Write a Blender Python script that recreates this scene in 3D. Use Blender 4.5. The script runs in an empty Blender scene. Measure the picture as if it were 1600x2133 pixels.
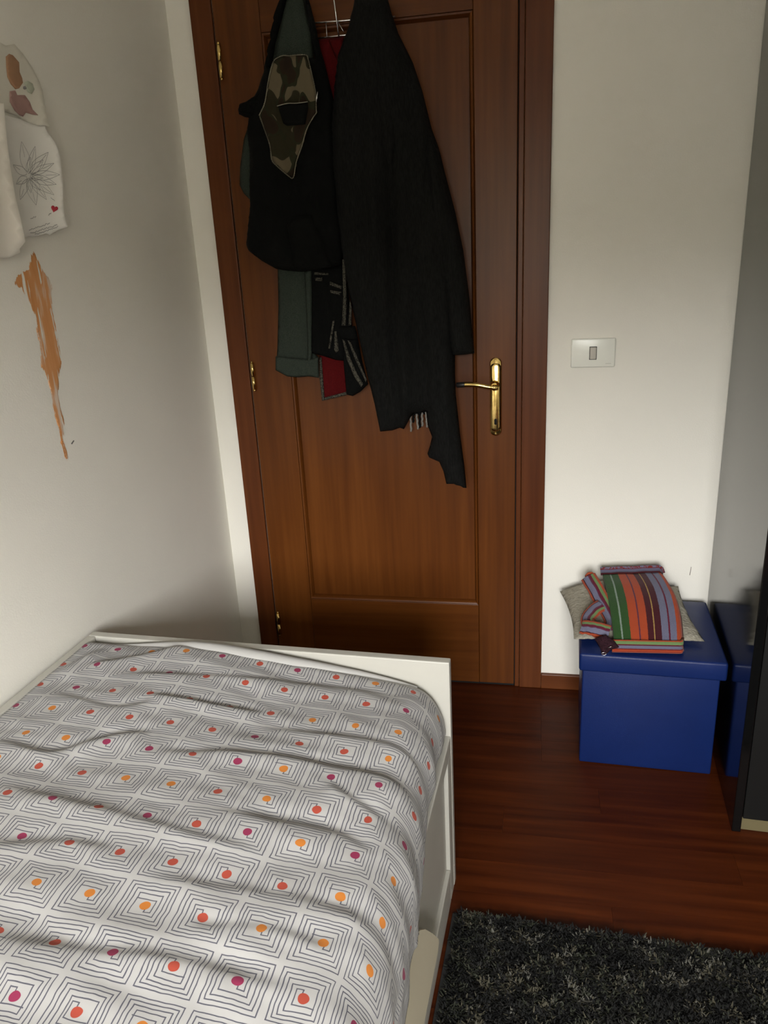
import bpy, bmesh, math, random
import numpy as np
from mathutils import Vector, Matrix, noise
from mathutils.geometry import delaunay_2d_cdt
random.seed(7)
sc = bpy.context.scene
COL = sc.collection

# ------------------------------------------------------------------ camera
F_PX, PPX, PPY = 1598.0, 800.0, 1066.5
CAM = Vector((1.010, -2.300, 1.418))
_x = Vector((8270, 120, -F_PX)).normalized()
_d = Vector((241, 4654, F_PX)); _d = (_d - _x * _d.dot(_x)).normalized()
_z = -_d
_y = _z.cross(_x)
# rows: world axes written in camera axes (right, down, forward)
right = Vector((_x[0], _y[0], _z[0]))
down = Vector((_x[1], _y[1], _z[1]))
fwd = Vector((_x[2], _y[2], _z[2]))
cam_d = bpy.data.cameras.new('camera')
cam = bpy.data.objects.new('camera', cam_d)
COL.objects.link(cam)
M = Matrix((right, -down, -fwd)).transposed().to_4x4()
M.translation = CAM
cam.matrix_world = M
cam_d.sensor_fit = 'VERTICAL'
cam_d.sensor_height = 36.0
cam_d.lens = 36.0 * F_PX / 2133.0
cam_d.clip_start = 0.02
sc.camera = cam

# ------------------------------------------------------------------ daylight
SKY = 4.0
w = bpy.data.worlds.new('overcast_sky'); sc.world = w
w.use_nodes = True
wt = w.node_tree; wt.nodes.clear()
wo = wt.nodes.new('ShaderNodeOutputWorld'); wb = wt.nodes.new('ShaderNodeBackground')
tc = wt.nodes.new('ShaderNodeTexCoord'); sp = wt.nodes.new('ShaderNodeSeparateXYZ')
rp = wt.nodes.new('ShaderNodeValToRGB')
wt.links.new(tc.outputs['Generated'], sp.inputs[0])
mr = wt.nodes.new('ShaderNodeMapRange')
mr.inputs['From Min'].default_value = -1; mr.inputs['From Max'].default_value = 1
wt.links.new(sp.outputs['Z'], mr.inputs['Value'])
wt.links.new(mr.outputs[0], rp.inputs[0])
e = rp.color_ramp.elements
e[0].position = 0.0; e[0].color = (.05, .048, .04, 1)
e[1].position = 1.0; e[1].color = (1.0, 1.0, 1.0, 1)
k = e.new(.49); k.color = (.05, .048, .04, 1)
k = e.new(.555); k.color = (.07, .068, .055, 1)          # roofs and trees opposite
k = e.new(.590); k.color = (.50, .50, .50, 1)
wt.links.new(rp.outputs[0], wb.inputs[0])
wb.inputs[1].default_value = SKY
wt.links.new(wb.outputs[0], wo.inputs[0])

WIN = dict(x0=.50, x1=1.55, z0=1.0, z1=1.98, y=-3.60)      # window opening in the wall behind the camera
pl = bpy.data.lights.new('window_portal', 'AREA')
pl.shape = 'RECTANGLE'; pl.size = WIN['x1'] - WIN['x0']; pl.size_y = WIN['z1'] - WIN['z0']
pl.cycles.is_portal = True
po = bpy.data.objects.new('window_portal', pl); COL.objects.link(po)
po.location = ((WIN['x0'] + WIN['x1']) / 2, WIN['y'] - .13, (WIN['z0'] + WIN['z1']) / 2)
po.rotation_euler = (math.radians(90), 0, 0)          # faces +y, into the room

vs = sc.view_settings
vs.view_transform = 'Standard'; vs.look = 'None'; vs.gamma = 1.0
vs.use_curve_mapping = False
vs.exposure = 4.72

# ------------------------------------------------------------------ pixel -> point on a real plane
def ray(u, v):
    c = Vector((u - PPX, v - PPY, F_PX))
    return right * c.x + down * c.y + fwd * c.z
def W(u, v, y=0.0):                   # on a plane parallel to the door wall
    r = ray(u, v); return CAM + r * ((y - CAM.y) / r.y)
def FL(u, v, z=0.0):                  # on a horizontal plane
    r = ray(u, v); return CAM + r * ((z - CAM.z) / r.z)
LWA = math.radians(2.3)
LWN = Vector((math.cos(LWA), -math.sin(LWA), 0))     # into the room
def LW(u, v, off=0.0):                # on the left wall, off metres in front of it
    r = ray(u, v); return CAM + r * ((off - CAM.dot(LWN)) / r.dot(LWN))

# ------------------------------------------------------------------ helpers
def tag(o, label=None, cat=None, group=None, kind=None):
    if label: o['label'] = label
    if cat: o['category'] = cat
    if group: o['group'] = group
    if kind: o['kind'] = kind
    return o
def empty(name, loc=(0, 0, 0), rz=0.0):
    o = bpy.data.objects.new(name, None); COL.objects.link(o)
    o.empty_display_size = .05
    o.location = loc; o.rotation_euler = (0, 0, rz)
    return o
def mesh_obj(name, verts, faces, mat, parent=None, smooth=False, world=False):
    me = bpy.data.meshes.new(name)
    me.from_pydata([tuple(v) for v in verts], [], faces)
    me.validate(); me.update()
    if mat: me.materials.append(mat)
    if smooth: me.polygons.foreach_set('use_smooth', [len(p.vertices) <= 4 for p in me.polygons])
    o = bpy.data.objects.new(name, me); COL.objects.link(o)
    if parent:
        o.parent = parent
        if world:            # verts were given in world space
            bpy.context.view_layer.update()
            o.matrix_parent_inverse = parent.matrix_world.inverted()
    return o
def bm_obj(name, bm, mat, parent=None, smooth=False, world=False):
    bmesh.ops.recalc_face_normals(bm, faces=bm.faces)
    me = bpy.data.meshes.new(name); bm.to_mesh(me); bm.free()
    if mat: me.materials.append(mat)
    if smooth: me.polygons.foreach_set('use_smooth', [True] * len(me.polygons))
    o = bpy.data.objects.new(name, me); COL.objects.link(o)
    if parent:
        o.parent = parent
        if world:
            bpy.context.view_layer.update()
            o.matrix_parent_inverse = parent.matrix_world.inverted()
    return o
def add_box(bm, x0, x1, y0, y1, z0, z1, bevel=0.0, seg=2):
    vs_ = [bm.verts.new(p) for p in ((x0,y0,z0),(x1,y0,z0),(x1,y1,z0),(x0,y1,z0),(x0,y0,z1),(x1,y0,z1),(x1,y1,z1),(x0,y1,z1))]
    fs = [(3,2,1,0),(4,5,6,7),(0,1,5,4),(1,2,6,5),(2,3,7,6),(3,0,4,7)]
    fc = [bm.faces.new([vs_[i] for i in f]) for f in fs]
    if bevel > 0:
        ed = list({e_ for f in fc for e_ in f.edges})
        bmesh.ops.bevel(bm, geom=ed, offset=bevel, segments=seg, affect='EDGES', profile=.5)
def box(name, x0, x1, y0, y1, z0, z1, mat, parent=None, bevel=0.0, world=False, seg=2):
    bm = bmesh.new(); add_box(bm, x0, x1, y0, y1, z0, z1, bevel, seg)
    return bm_obj(name, bm, mat, parent, smooth=False, world=world)
def tube_geo(path, rad, seg=8, V=None, Fc=None, flat=None):
    """sweep a circle along a path; rad number or list"""
    V = [] if V is None else V; Fc = [] if Fc is None else Fc
    path = [Vector(p) for p in path]; n = len(path)
    rr = rad if isinstance(rad, (list, tuple)) else [rad] * n
    base = len(V); up = None
    for i, p in enumerate(path):
        t = (path[min(i+1, n-1)] - path[max(i-1, 0)]).normalized()
        if up is None:
            up = Vector((0, 0, 1)) if abs(t.z) < .9 else Vector((0, 1, 0))
        s = t.cross(up).normalized(); up = s.cross(t).normalized()
        for k_ in range(seg):
            a = 2 * math.pi * k_ / seg
            V.append(p + (s * math.cos(a) + up * math.sin(a)) * rr[i])
    for i in range(n - 1):
        for k_ in range(seg):
            a = base + i * seg + k_; b = base + i * seg + (k_ + 1) % seg
            Fc.append((a, b, b + seg, a + seg))
    Fc.append(tuple(base + k_ for k_ in range(seg))[::-1])
    Fc.append(tuple(base + (n - 1) * seg + k_ for k_ in range(seg)))
    return V, Fc
def tube(name, path, rad, mat, parent=None, seg=8, world=False):
    V, Fc = tube_geo(path, rad, seg)
    return mesh_obj(name, V, Fc, mat, parent, True, world)
def catmull(pts, n=6, closed=False):
    pts = [Vector(p) for p in pts]; out = []; m = len(pts)
    rng = range(m if closed else m - 1)
    for i in rng:
        if closed:
            a, b, c, d_ = pts[(i-1) % m], pts[i], pts[(i+1) % m], pts[(i+2) % m]
        else:
            a, b, c, d_ = pts[max(i-1, 0)], pts[i], pts[i+1], pts[min(i+2, m-1)]
        for k_ in range(n):
            t = k_ / n
            out.append(.5 * ((2*b) + (c-a)*t + (2*a-5*b+4*c-d_)*t*t + (3*b-a-3*c+d_)*t**3))
    if not closed: out.append(pts[-1])
    return out
def resample(poly, step):
    out = []; n = len(poly)
    for i in range(n):
        a = Vector(poly[i]); b = Vector(poly[(i+1) % n]); L = (b - a).length
        k_ = max(1, int(round(L / step)))
        for j in range(k_): out.append(a.lerp(b, j / k_))
    return out
def cdt_fill(poly, step):
    """poly: list of 2D Vectors (closed). returns points, tris, n_boundary, distance to the edge"""
    B = resample(poly, step); nb = len(B)
    P = np.array([(p.x, p.y) for p in B])
    Q = np.roll(P, -1, axis=0)
    lo = P.min(0); hi = P.max(0)
    gx = np.arange(lo[0], hi[0], step); gy = np.arange(lo[1], hi[1], step * .866)
    G = []
    for j, yy in enumerate(gy):
        for xx in gx: G.append((xx + (j % 2) * step * .5, yy))
    G = np.array(G) if G else np.zeros((0, 2))
    def dist(pt):
        d_ = Q - P; L = (d_ ** 2).sum(1); L[L == 0] = 1e-12
        out = np.empty(len(pt)); ins = np.empty(len(pt), bool)
        for i, p in enumerate(pt):
            t = np.clip(((p - P) * d_).sum(1) / L, 0, 1)
            c = P + d_ * t[:, None]
            out[i] = math.sqrt(((c - p) ** 2).sum(1).min())
            cr = (P[:, 1] > p[1]) != (Q[:, 1] > p[1])
            with np.errstate(divide='ignore', invalid='ignore'):
                xi = P[:, 0] + (p[1] - P[:, 1]) / (Q[:, 1] - P[:, 1]) * (Q[:, 0] - P[:, 0])
            ins[i] = (np.count_nonzero(cr & (p[0] < xi)) % 2) == 1
        return out, ins
    if len(G):
        dg, ig = dist(G); keep = ig & (dg > step * .45); G = G[keep]; dg = dg[keep]
    else: dg = np.zeros(0)
    pts = [Vector((float(a), float(b))) for a, b in np.vstack([P, G])]
    ed = [(i, (i + 1) % nb) for i in range(nb)]
    vo, eo, fo, ov, oe, of = delaunay_2d_cdt(pts, ed, [], 1, 1e-7)
    dd = np.concatenate([np.zeros(nb), dg])
    D = [float(dd[o_[0]]) if len(o_) else 0.0 for o_ in ov]
    return [Vector(v) for v in vo], [tuple(f) for f in fo], D
def puff(name, px, y0, thick, R, mat, parent, fold=None, step=.012, back=.004, smooth_n=0):
    """hanging cloth: outline traced on the plane y0, front swelling by thick towards the room"""
    pts3 = [W(u, v, y0) for u, v in px]
    poly = [Vector((p.x, p.z)) for p in pts3]
    if smooth_n:
        poly = [Vector((p.x, p.y)) for p in catmull([Vector((p.x, p.y, 0)) for p in poly], smooth_n, True)]
    vo, fo, D = cdt_fill(poly, step)
    V = []; back_i = {}
    for p, d_ in zip(vo, D):
        t = min(1.0, d_ / R); q = math.sqrt(max(0, 1 - (1 - t) ** 2))
        y = y0 - thick * q
        if fold: y -= fold(p.x, p.y) * q
        V.append(Vector((p.x, y, p.y)))
    n = len(V)
    for i, (p, d_) in enumerate(zip(vo, D)):
        if d_ <= 1e-6: back_i[i] = i
        else:
            back_i[i] = len(V); V.append(Vector((p.x, y0 + back, p.y)))
    Fc = []
    for f in fo:
        a, b, c = f
        nrm = (V[b] - V[a]).cross(V[c] - V[a])
        if nrm.y > 0: f = (a, c, b)
        Fc.append(f)
        g = tuple(back_i[i] for i in f)[::-1]
        if len({*g} & {*f}) < 3: Fc.append(g)
    return mesh_obj(name, V, Fc, mat, parent, True, True)
def wall_sheet(name, px, off, mat, parent, step=.012, thick=.0004, edge_attr=False):
    """paper on the left wall: px outline, off(u,v) = distance from the wall in metres"""
    poly = [Vector((u, v)) for u, v in px]
    vo, fo, D = cdt_fill(poly, step)
    A = [LW(p.x, p.y, off(p.x, p.y)) for p in vo]
    Bk = [LW(p.x, p.y, max(.0001, off(p.x, p.y) - thick)) for p in vo]
    n = len(A); Fc = []
    from collections import Counter
    ec = Counter()
    for f in fo:
        nrm = (A[f[1]] - A[f[0]]).cross(A[f[2]] - A[f[0]])
        if nrm.dot(LWN) < 0: f = f[::-1]
        Fc.append(f); Fc.append(tuple(i + n for i in f)[::-1])
        for i in range(3): ec[(f[i], f[(i+1) % 3])] += 1
    for (a, b) in list(ec):
        if (b, a) not in ec: Fc.append((b, a, a + n, b + n))
    o = mesh_obj(name, A + Bk, Fc, mat, parent, True, True)
    if edge_attr:
        at = o.data.attributes.new('edge', 'FLOAT', 'POINT')
        at.data.foreach_set('value', D + D)
    return o
def ribbon_px(lines, off, wid):
    """thin drawn lines on the wall sheet: list of pixel polylines -> verts, faces"""
    V = []; Fc = []
    for ln in lines:
        P = [LW(u, v, off(u, v)) for u, v in ln]
        for i, p in enumerate(P):
            t = (P[min(i+1, len(P)-1)] - P[max(i-1, 0)]).normalized()
            s = t.cross(LWN).normalized() * wid
            V += [p + s, p - s]
        b = len(V) - 2 * len(P)
        for i in range(len(P) - 1):
            Fc.append((b+2*i, b+2*i+1, b+2*i+3, b+2*i+2))
    return V, Fc

# ------------------------------------------------------------------ materials
class X:                                   # tiny expression builder for math nodes
    def __init__(s, nt, k): s.nt = nt; s.k = k
    def _m(s, op, b=None, c=None):
        n = s.nt.nodes.new('ShaderNodeMath'); n.operation = op
        for i, q in enumerate((s, b, c)):
            if q is None: continue
            if isinstance(q, X): s.nt.links.new(q.k, n.inputs[i])
            else: n.inputs[i].default_value = q
        return X(s.nt, n.outputs[0])
    def __add__(s, b): return s._m('ADD', b)
    def __sub__(s, b): return s._m('SUBTRACT', b)
    def __mul__(s, b): return s._m('MULTIPLY', b)
    def __truediv__(s, b): return s._m('DIVIDE', b)
    def abs(s): return s._m('ABSOLUTE')
    def floor(s): return s._m('FLOOR')
    def max(s, b): return s._m('MAXIMUM', b)
    def min(s, b): return s._m('MINIMUM', b)
    def lt(s, b): return s._m('LESS_THAN', b)
    def gt(s, b): return s._m('GREATER_THAN', b)
    def sqrt(s): return s._m('SQRT')
def new_mat(name):
    m = bpy.data.materials.new(name); m.use_nodes = True
    nt = m.node_tree; b = nt.nodes['Principled BSDF']
    return m, nt, b
def setp(b, col=None, rough=None, metal=None, spec=None, sheen=None, coat=None):
    if col is not None: b.inputs['Base Color'].default_value = (*col, 1)
    if rough is not None: b.inputs['Roughness'].default_value = rough
    if metal is not None: b.inputs['Metallic'].default_value = metal
    if spec is not None: b.inputs['Specular IOR Level'].default_value = spec
    if sheen is not None:
        b.inputs['Sheen Weight'].default_value = sheen; b.inputs['Sheen Roughness'].default_value = .5
    if coat is not None:
        b.inputs['Coat Weight'].default_value = coat; b.inputs['Coat Roughness'].default_value = .1
def noise_node(nt, scale, detail=3, vec=None, sc3=None, rough=.5):
    n = nt.nodes.new('ShaderNodeTexNoise'); n.inputs['Scale'].default_value = scale
    n.inputs['Detail'].default_value = detail; n.inputs['Roughness'].default_value = rough
    t = nt.nodes.new('ShaderNodeTexCoord'); src = t.outputs['Object']
    if sc3:
        mp = nt.nodes.new('ShaderNodeMapping'); mp.inputs['Scale'].default_value = sc3
        nt.links.new(src, mp.inputs[0]); src = mp.outputs[0]
    if vec: src = vec
    nt.links.new(src, n.inputs['Vector'])
    return n
def bump(nt, b, hsock, dist, strength=1.0):
    bn = nt.nodes.new('ShaderNodeBump'); bn.inputs['Distance'].default_value = dist
    bn.inputs['Strength'].default_value = strength
    nt.links.new(hsock, bn.inputs['Height']); nt.links.new(bn.outputs[0], b.inputs['Normal'])
def ramp(nt, sock, stops):
    r = nt.nodes.new('ShaderNodeValToRGB'); el = r.color_ramp.elements
    el[0].position, el[0].color = stops[0][0], (*stops[0][1], 1)
    el[1].position, el[1].color = stops[-1][0], (*stops[-1][1], 1)
    for p, c in stops[1:-1]:
        k_ = el.new(p); k_.color = (*c, 1)
    nt.links.new(sock, r.inputs[0]); return r
def plain(name, col, rough=.5, metal=0, spec=.5, bump_s=None, bump_d=.0005, var=0.0, sheen=None, coat=None):
    m, nt, b = new_mat(name); setp(b, col, rough, metal, spec, sheen, coat)
    if var:
        n = noise_node(nt, 9, 4)
        r = ramp(nt, n.outputs[0], [(.3, tuple(c * (1 - var) for c in col)), (.7, tuple(min(1, c * (1 + var)) for c in col))])
        nt.links.new(r.outputs[0], b.inputs['Base Color'])
    if bump_s:
        n2 = noise_node(nt, bump_s, 3); bump(nt, b, n2.outputs[0], bump_d)
    return m
def wood(name, c1, c2, c3, axis, rough=.33, fine=60):
    m, nt, b = new_mat(name); setp(b, rough=rough, spec=.22)
    s = {'z': (fine, fine, 2.2), 'x': (2.2, fine, fine)}[axis]
    s2 = {'z': (7, 7, .9), 'x': (.9, 7, 7)}[axis]
    n1 = noise_node(nt, 1, 4, sc3=s); n2 = noise_node(nt, 1, 3, sc3=s2)
    a = X(nt, n1.outputs[0]) * .45 + X(nt, n2.outputs[0]) * .55
    r = ramp(nt, a.k, [(.33, c1), (.5, c2), (.68, c3)])
    nt.links.new(r.outputs[0], b.inputs['Base Color'])
    bump(nt, b, n1.outputs[0], .0003, .5)
    return m

def wallmat(name, col):
    m, nt, b = new_mat(name); setp(b, col, .85, spec=.2)
    n = noise_node(nt, 3, 3); r = ramp(nt, n.outputs[0], [(.3, tuple(c * .975 for c in col)), (.7, col)])
    nt.links.new(r.outputs[0], b.inputs['Base Color'])
    n2 = noise_node(nt, 260, 3); bump(nt, b, n2.outputs[0], .0006, .5)
    return m
M_WALL = wallmat('white_plaster', (.81, .782, .70))
M_CEIL = wallmat('white_ceiling', (.88, .865, .83))
DW = ((.075, .020, .0035), (.105, .0305, .0048), (.142, .044, .0075))
M_DOORV = wood('door_wood_vertical', *DW, 'z')
M_DOORH = wood('door_wood_cross', *DW, 'x')
CW = ((.072, .018, .0045), (.100, .028, .0070), (.132, .040, .0105))
M_CASE = wood('casing_wood', *CW, 'z')
M_CASEH = wood('casing_wood_cross', *CW, 'x')
M_BRASS = plain('polished_brass', (.78, .56, .20), .16, 1.0, bump_s=30, bump_d=.0006)
M_CHROME = plain('chrome_wire', (.75, .75, .75), .18, 1.0)
M_BLACKPL = plain('black_plastic', (.012, .011, .011), .35)
M_DARK = plain('dark_hole', (.004, .004, .004), .9)
M_SWITCH = plain('ivory_plastic', (.80, .80, .72), .28)
M_ROCKER = plain('grey_rocker_plastic', (.46, .43, .37), .3)
M_BEDW = plain('white_lacquer', (.44, .425, .375), .42, var=.02)
M_CREAM = plain('cream_board', (.60, .54, .40), .6)
M_BLUE = plain('blue_leatherette', (.0045, .0155, .086), .42, bump_s=420, bump_d=.0004, var=.06, spec=.3)
M_WARDG = plain('wardrobe_gloss_black', (.003, .003, .003), .11, spec=.5)
M_WARDF = plain('wardrobe_front_black', (.0045, .0045, .0042), .5, spec=.25)
M_PLINTH = plain('beige_plinth', (.12, .098, .045), .6)
M_MATT = plain('mattress_ticking', (.8, .79, .76), .9)
M_SASH = plain('window_white', (.75, .74, .72), .4)

def plank_mat(name):
    m, nt, b = new_mat(name); setp(b, rough=.42, spec=.14)
    oi = nt.nodes.new('ShaderNodeObjectInfo')
    t = nt.nodes.new('ShaderNodeTexCoord')
    mp = nt.nodes.new('ShaderNodeMapping'); mp.inputs['Scale'].default_value = (2.5, 45, 45)
    va = nt.nodes.new('ShaderNodeVectorMath'); va.operation = 'SCALE'
    cmb = nt.nodes.new('ShaderNodeCombineXYZ')
    for i in range(3): nt.links.new(oi.outputs['Random'], cmb.inputs[i])
    va.inputs['Scale'].default_value = 37
    nt.links.new(cmb.outputs[0], va.inputs[0])
    ad = nt.nodes.new('ShaderNodeVectorMath'); ad.operation = 'ADD'
    nt.links.new(t.outputs['Object'], mp.inputs[0])
    nt.links.new(mp.outputs[0], ad.inputs[0]); nt.links.new(va.outputs[0], ad.inputs[1])
    n = nt.nodes.new('ShaderNodeTexNoise'); n.inputs['Scale'].default_value = 1; n.inputs['Detail'].default_value = 5
    nt.links.new(ad.outputs[0], n.inputs['Vector'])
    a = X(nt, n.outputs[0]) * .8 + X(nt, oi.outputs['Random']) * .12 + .04
    r = ramp(nt, a.k, [(.28, (.026, .0042, .0009)), (.5, (.052, .0100, .0017)), (.75, (.086, .0185, .0032))])
    nt.links.new(r.outputs[0], b.inputs['Base Color'])
    bump(nt, b, n.outputs[0], .0003, .4)
    return m
M_PLANK = plank_mat('red_brown_parquet')

def fabric(name, c1, c2, rough=.95, scale=300, sc3=None, d=.0006, sheen=.15):
    m, nt, b = new_mat(name); setp(b, rough=rough, spec=.15, sheen=sheen)
    b.inputs['Sheen Tint'].default_value = (*[min(1, c * 3 + .02) for c in c2], 1)
    n = noise_node(nt, scale if not sc3 else 1, 3, sc3=sc3)
    r = ramp(nt, n.outputs[0], [(.35, c1), (.68, c2)])
    nt.links.new(r.outputs[0], b.inputs['Base Color'])
    bump(nt, b, n.outputs[0], d)
    return m
M_COAT = fabric('charcoal_wool', (.0032, .0033, .0028), (.0098, .0097, .0088), sc3=(420, 420, 55), sheen=.03)
M_JACKET = fabric('black_jersey', (.0020, .0022, .0018), (.0042, .0044, .0038), scale=500, sheen=.02)
M_GREEN = fabric('grey_green_cotton', (.024, .031, .024), (.041, .050, .039), scale=420, sheen=.03)
M_RED = fabric('dark_red_cotton', (.060, .0022, .0028), (.095, .0036, .0042), scale=420, sheen=.03)
M_TWEED = fabric('grey_tweed', (.004, .004, .0035), (.12, .11, .085), scale=300, d=.001, sheen=.03)
M_BLACKK = fabric('black_knit', (.0017, .0018, .0016), (.0036, .0038, .0035), scale=380, sheen=.02)
M_FLEECE = fabric('cream_fleece', (.27, .25, .195), (.33, .305, .245), scale=110, d=.005, sheen=.1)
M_PAPER = plain('white_paper', (.80, .78, .72), .9)
M_PAPER2 = plain('greyish_paper', (.66, .63, .54), .9)
M_PAPER3 = plain('cream_paper', (.60, .56, .49), .9)
M_INK = plain('pencil_ink', (.27, .26, .25), .9)
M_HEART = plain('red_ink', (.45, .03, .05), .8)
M_CRAYO = plain('orange_pink_wash', (.40, .22, .12), .9, var=.25)
M_CRAYP = plain('pink_wash', (.42, .25, .22), .9, var=.25)
M_LEAF = plain('green_wash', (.42, .44, .34), .9, var=.2)

def camo_mat():
    m, nt, b = new_mat('camouflage_lining'); setp(b, rough=.9, spec=.2)
    n = noise_node(nt, 16, 1.0); n2 = noise_node(nt, 18, 1.0, sc3=(1.3, 1, .8))
    mp = n2.inputs['Vector'].links[0].from_node; mp.inputs['Location'].default_value = (5.2, 1.3, 8.8)
    r1 = ramp(nt, n.outputs[0], [(0, (.022, .018, .008)), (.46, (.022, .018, .008)), (.47, (.11, .088, .052)), (1, (.11, .088, .052))])
    r2 = ramp(nt, n2.outputs[0], [(0, (.006, .005, .004)), (.44, (.022, .012, .006)), (.45, (.020, .020, .009)), (1, (.020, .020, .009))])
    mx = nt.nodes.new('ShaderNodeMix'); mx.data_type = 'RGBA'
    f = X(nt, n2.outputs[0]).lt(.5)
    nt.links.new(f.k, mx.inputs[0])
    nt.links.new(r1.outputs[0], mx.inputs[6]); nt.links.new(r2.outputs[0], mx.inputs[7])
    nt.links.new(mx.outputs[2], b.inputs['Base Color'])
    return m
M_CAMO = camo_mat()

def smear_mat():
    m, nt, b = new_mat('orange_paint_smear'); setp(b, rough=.7)
    n = noise_node(nt, 1, 4, sc3=(55, 55, 9)); 
    r = ramp(nt, n.outputs[0], [(.35, (.60, .26, .085)), (.55, (.66, .31, .12)), (.66, (.70, .56, .44))])
    nt.links.new(r.outputs[0], b.inputs['Base Color'])
    at = nt.nodes.new('ShaderNodeAttribute'); at.attribute_name = 'edge'
    n2 = noise_node(nt, 1, 5, sc3=(160, 160, 28), rough=.65); n3 = noise_node(nt, 1, 3, sc3=(70, 70, 7))
    a = X(nt, at.outputs['Fac']) / 9.0 + (X(nt, n2.outputs[0]) - .5) * 2.2
    al = a.gt(.20)
    streak = X(nt, n3.outputs[0]).lt(.61)
    nt.links.new((al * streak).k, b.inputs['Alpha'])
    return m
M_SMEAR = smear_mat()

PX_, PY_ = .0855, .0788          # pitch of the printed squares, metres
def duvet_mat():
    m, nt, b = new_mat('printed_cotton'); setp(b, rough=.85, spec=.2)
    uv = nt.nodes.new('ShaderNodeUVMap'); uv.uv_map = 'flat'
    s = nt.nodes.new('ShaderNodeSeparateXYZ'); nt.links.new(uv.outputs[0], s.inputs[0])
    wob = nt.nodes.new('ShaderNodeTexNoise'); wob.inputs['Scale'].default_value = 45; wob.inputs['Detail'].default_value = 1
    nt.links.new(uv.outputs[0], wob.inputs['Vector'])
    ws = nt.nodes.new('ShaderNodeSeparateColor'); nt.links.new(wob.outputs['Color'], ws.inputs[0])
    U = X(nt, s.outputs[0]) / PX_ + (X(nt, ws.outputs[0]) - .5) * .05
    V = X(nt, s.outputs[1]) / PY_ + (X(nt, ws.outputs[1]) - .5) * .05
    cu, cv = U.floor(), V.floor()
    fu, fv = U - cu - .5, V - cv - .5
    cb = nt.nodes.new('ShaderNodeCombineXYZ')
    nt.links.new(cu.k, cb.inputs[0]); nt.links.new(cv.k, cb.inputs[1])
    wn = nt.nodes.new('ShaderNodeTexWhiteNoise'); wn.noise_dimensions = '2D'
    nt.links.new(cb.outputs[0], wn.inputs['Vector'])
    sc_ = nt.nodes.new('ShaderNodeSeparateColor'); nt.links.new(wn.outputs['Color'], sc_.inputs[0])
    h1, h2, h3 = X(nt, wn.outputs['Value']), X(nt, sc_.outputs[0]), X(nt, sc_.outputs[1])
    flip = h2.gt(.5) * 2 - 1.0
    a, c = fu * flip, fv * flip                     # half of the motifs are turned round
    ox = (h3 - .5) * .05
    lw = .0098
    line = None
    for i, (r_, k_) in enumerate(((.435, 0), (.365, .3), (.295, .6), (.215, 1.0))):
        q = ((a - ox * k_).abs().max((c + .02 * k_).abs()) - r_).abs().lt(lw)
        line = q if line is None else line.max(q)
    # inner hook that ends in the dot
    def seg(u0, u1, v0, v1):
        du = ((a - (u0 + u1) / 2).abs() - ((u1 - u0) / 2 + lw))
        dv = ((c - (v0 + v1) / 2).abs() - ((v1 - v0) / 2 + lw))
        return du.max(dv).lt(0)
    for g in ((.03, .03, 0, .125), (.03, .14, .125, .125), (.14, .14, -.135, .125), (-.215, .14, -.135, -.135)):
        line = line.max(seg(*g))
    da, dc = a + .005, c + .01
    dot = (da * da + dc * dc).sqrt().lt(.088)
    ink = nt.nodes.new('ShaderNodeMix'); ink.data_type = 'RGBA'
    ink.inputs[6].default_value = (.405, .395, .38, 1); ink.inputs[7].default_value = (.060, .062, .085, 1)
    plainz = X(nt, s.outputs[1]).gt(.020)            # hem at the foot end carries no print
    nt.links.new((line * plainz * .92).k, ink.inputs[0])
    dc_ = ramp(nt, h1.k, [(0, (.36, .060, .036)), (.44, (.36, .060, .036)), (.45, (.25, .026, .072)), (.74, (.25, .026, .072)), (.75, (.50, .17, .028)), (1, (.50, .17, .028))])
    dc_.color_ramp.interpolation = 'CONSTANT'
    mx = nt.nodes.new('ShaderNodeMix'); mx.data_type = 'RGBA'
    nt.links.new((dot * plainz).k, mx.inputs[0])
    nt.links.new(ink.outputs[2], mx.inputs[6]); nt.links.new(dc_.outputs[0], mx.inputs[7])
    nt.links.new(mx.outputs[2], b.inputs['Base Color'])
    b.inputs['Sheen Weight'].default_value = .05
    return m
M_DUVET = duvet_mat()

# ------------------------------------------------------------------ room shell
RX, RY, CZ = 2.62, WIN['y'], 2.70
def struct(o): o['kind'] = 'structure'; return o
x_l = lambda y: math.tan(LWA) * y
bm = bmesh.new()                       # door wall, recessed where the door leaf sits
add_box(bm, -.30, .1345, 0, .12, 0, CZ); add_box(bm, .976, RX + .15, 0, .12, 0, CZ)
add_box(bm, .1345, .976, 0, .12, 2.126, CZ); add_box(bm, .1345, .976, .05, .12, 0, 2.126)
struct(bm_obj('wall_back', bm, M_WALL))
bm = bmesh.new()
P = [(x_l(.12), .12), (x_l(RY - .2), RY - .2), (x_l(RY - .2) - .12, RY - .2), (x_l(.12) - .12, .12)]
P[0] = (x_l(0), 0.0); P[3] = (-.12, 0.0)
lo = [bm.verts.new((a, b, 0)) for a, b in P]; hi = [bm.verts.new((a, b, CZ)) for a, b in P]
for i in range(4): bm.faces.new((lo[i], lo[(i+1) % 4], hi[(i+1) % 4], hi[i]))
bm.faces.new(lo[::-1]); bm.faces.new(hi)
struct(bm_obj('wall_left', bm, M_WALL))
struct(box('wall_right', RX, RX + .12, RY - .2, 0, 0, CZ, M_WALL))
bm = bmesh.new()
xa = x_l(RY) - .0
add_box(bm, xa, WIN['x0'], RY - .2, RY, 0, CZ)
add_box(bm, WIN['x1'], RX, RY - .2, RY, 0, CZ)
add_box(bm, WIN['x0'], WIN['x1'], RY - .2, RY, 0, WIN['z0'])
add_box(bm, WIN['x0'], WIN['x1'], RY - .2, RY, WIN['z1'], CZ)
struct(bm_obj('wall_rear', bm, M_WALL))
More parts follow.
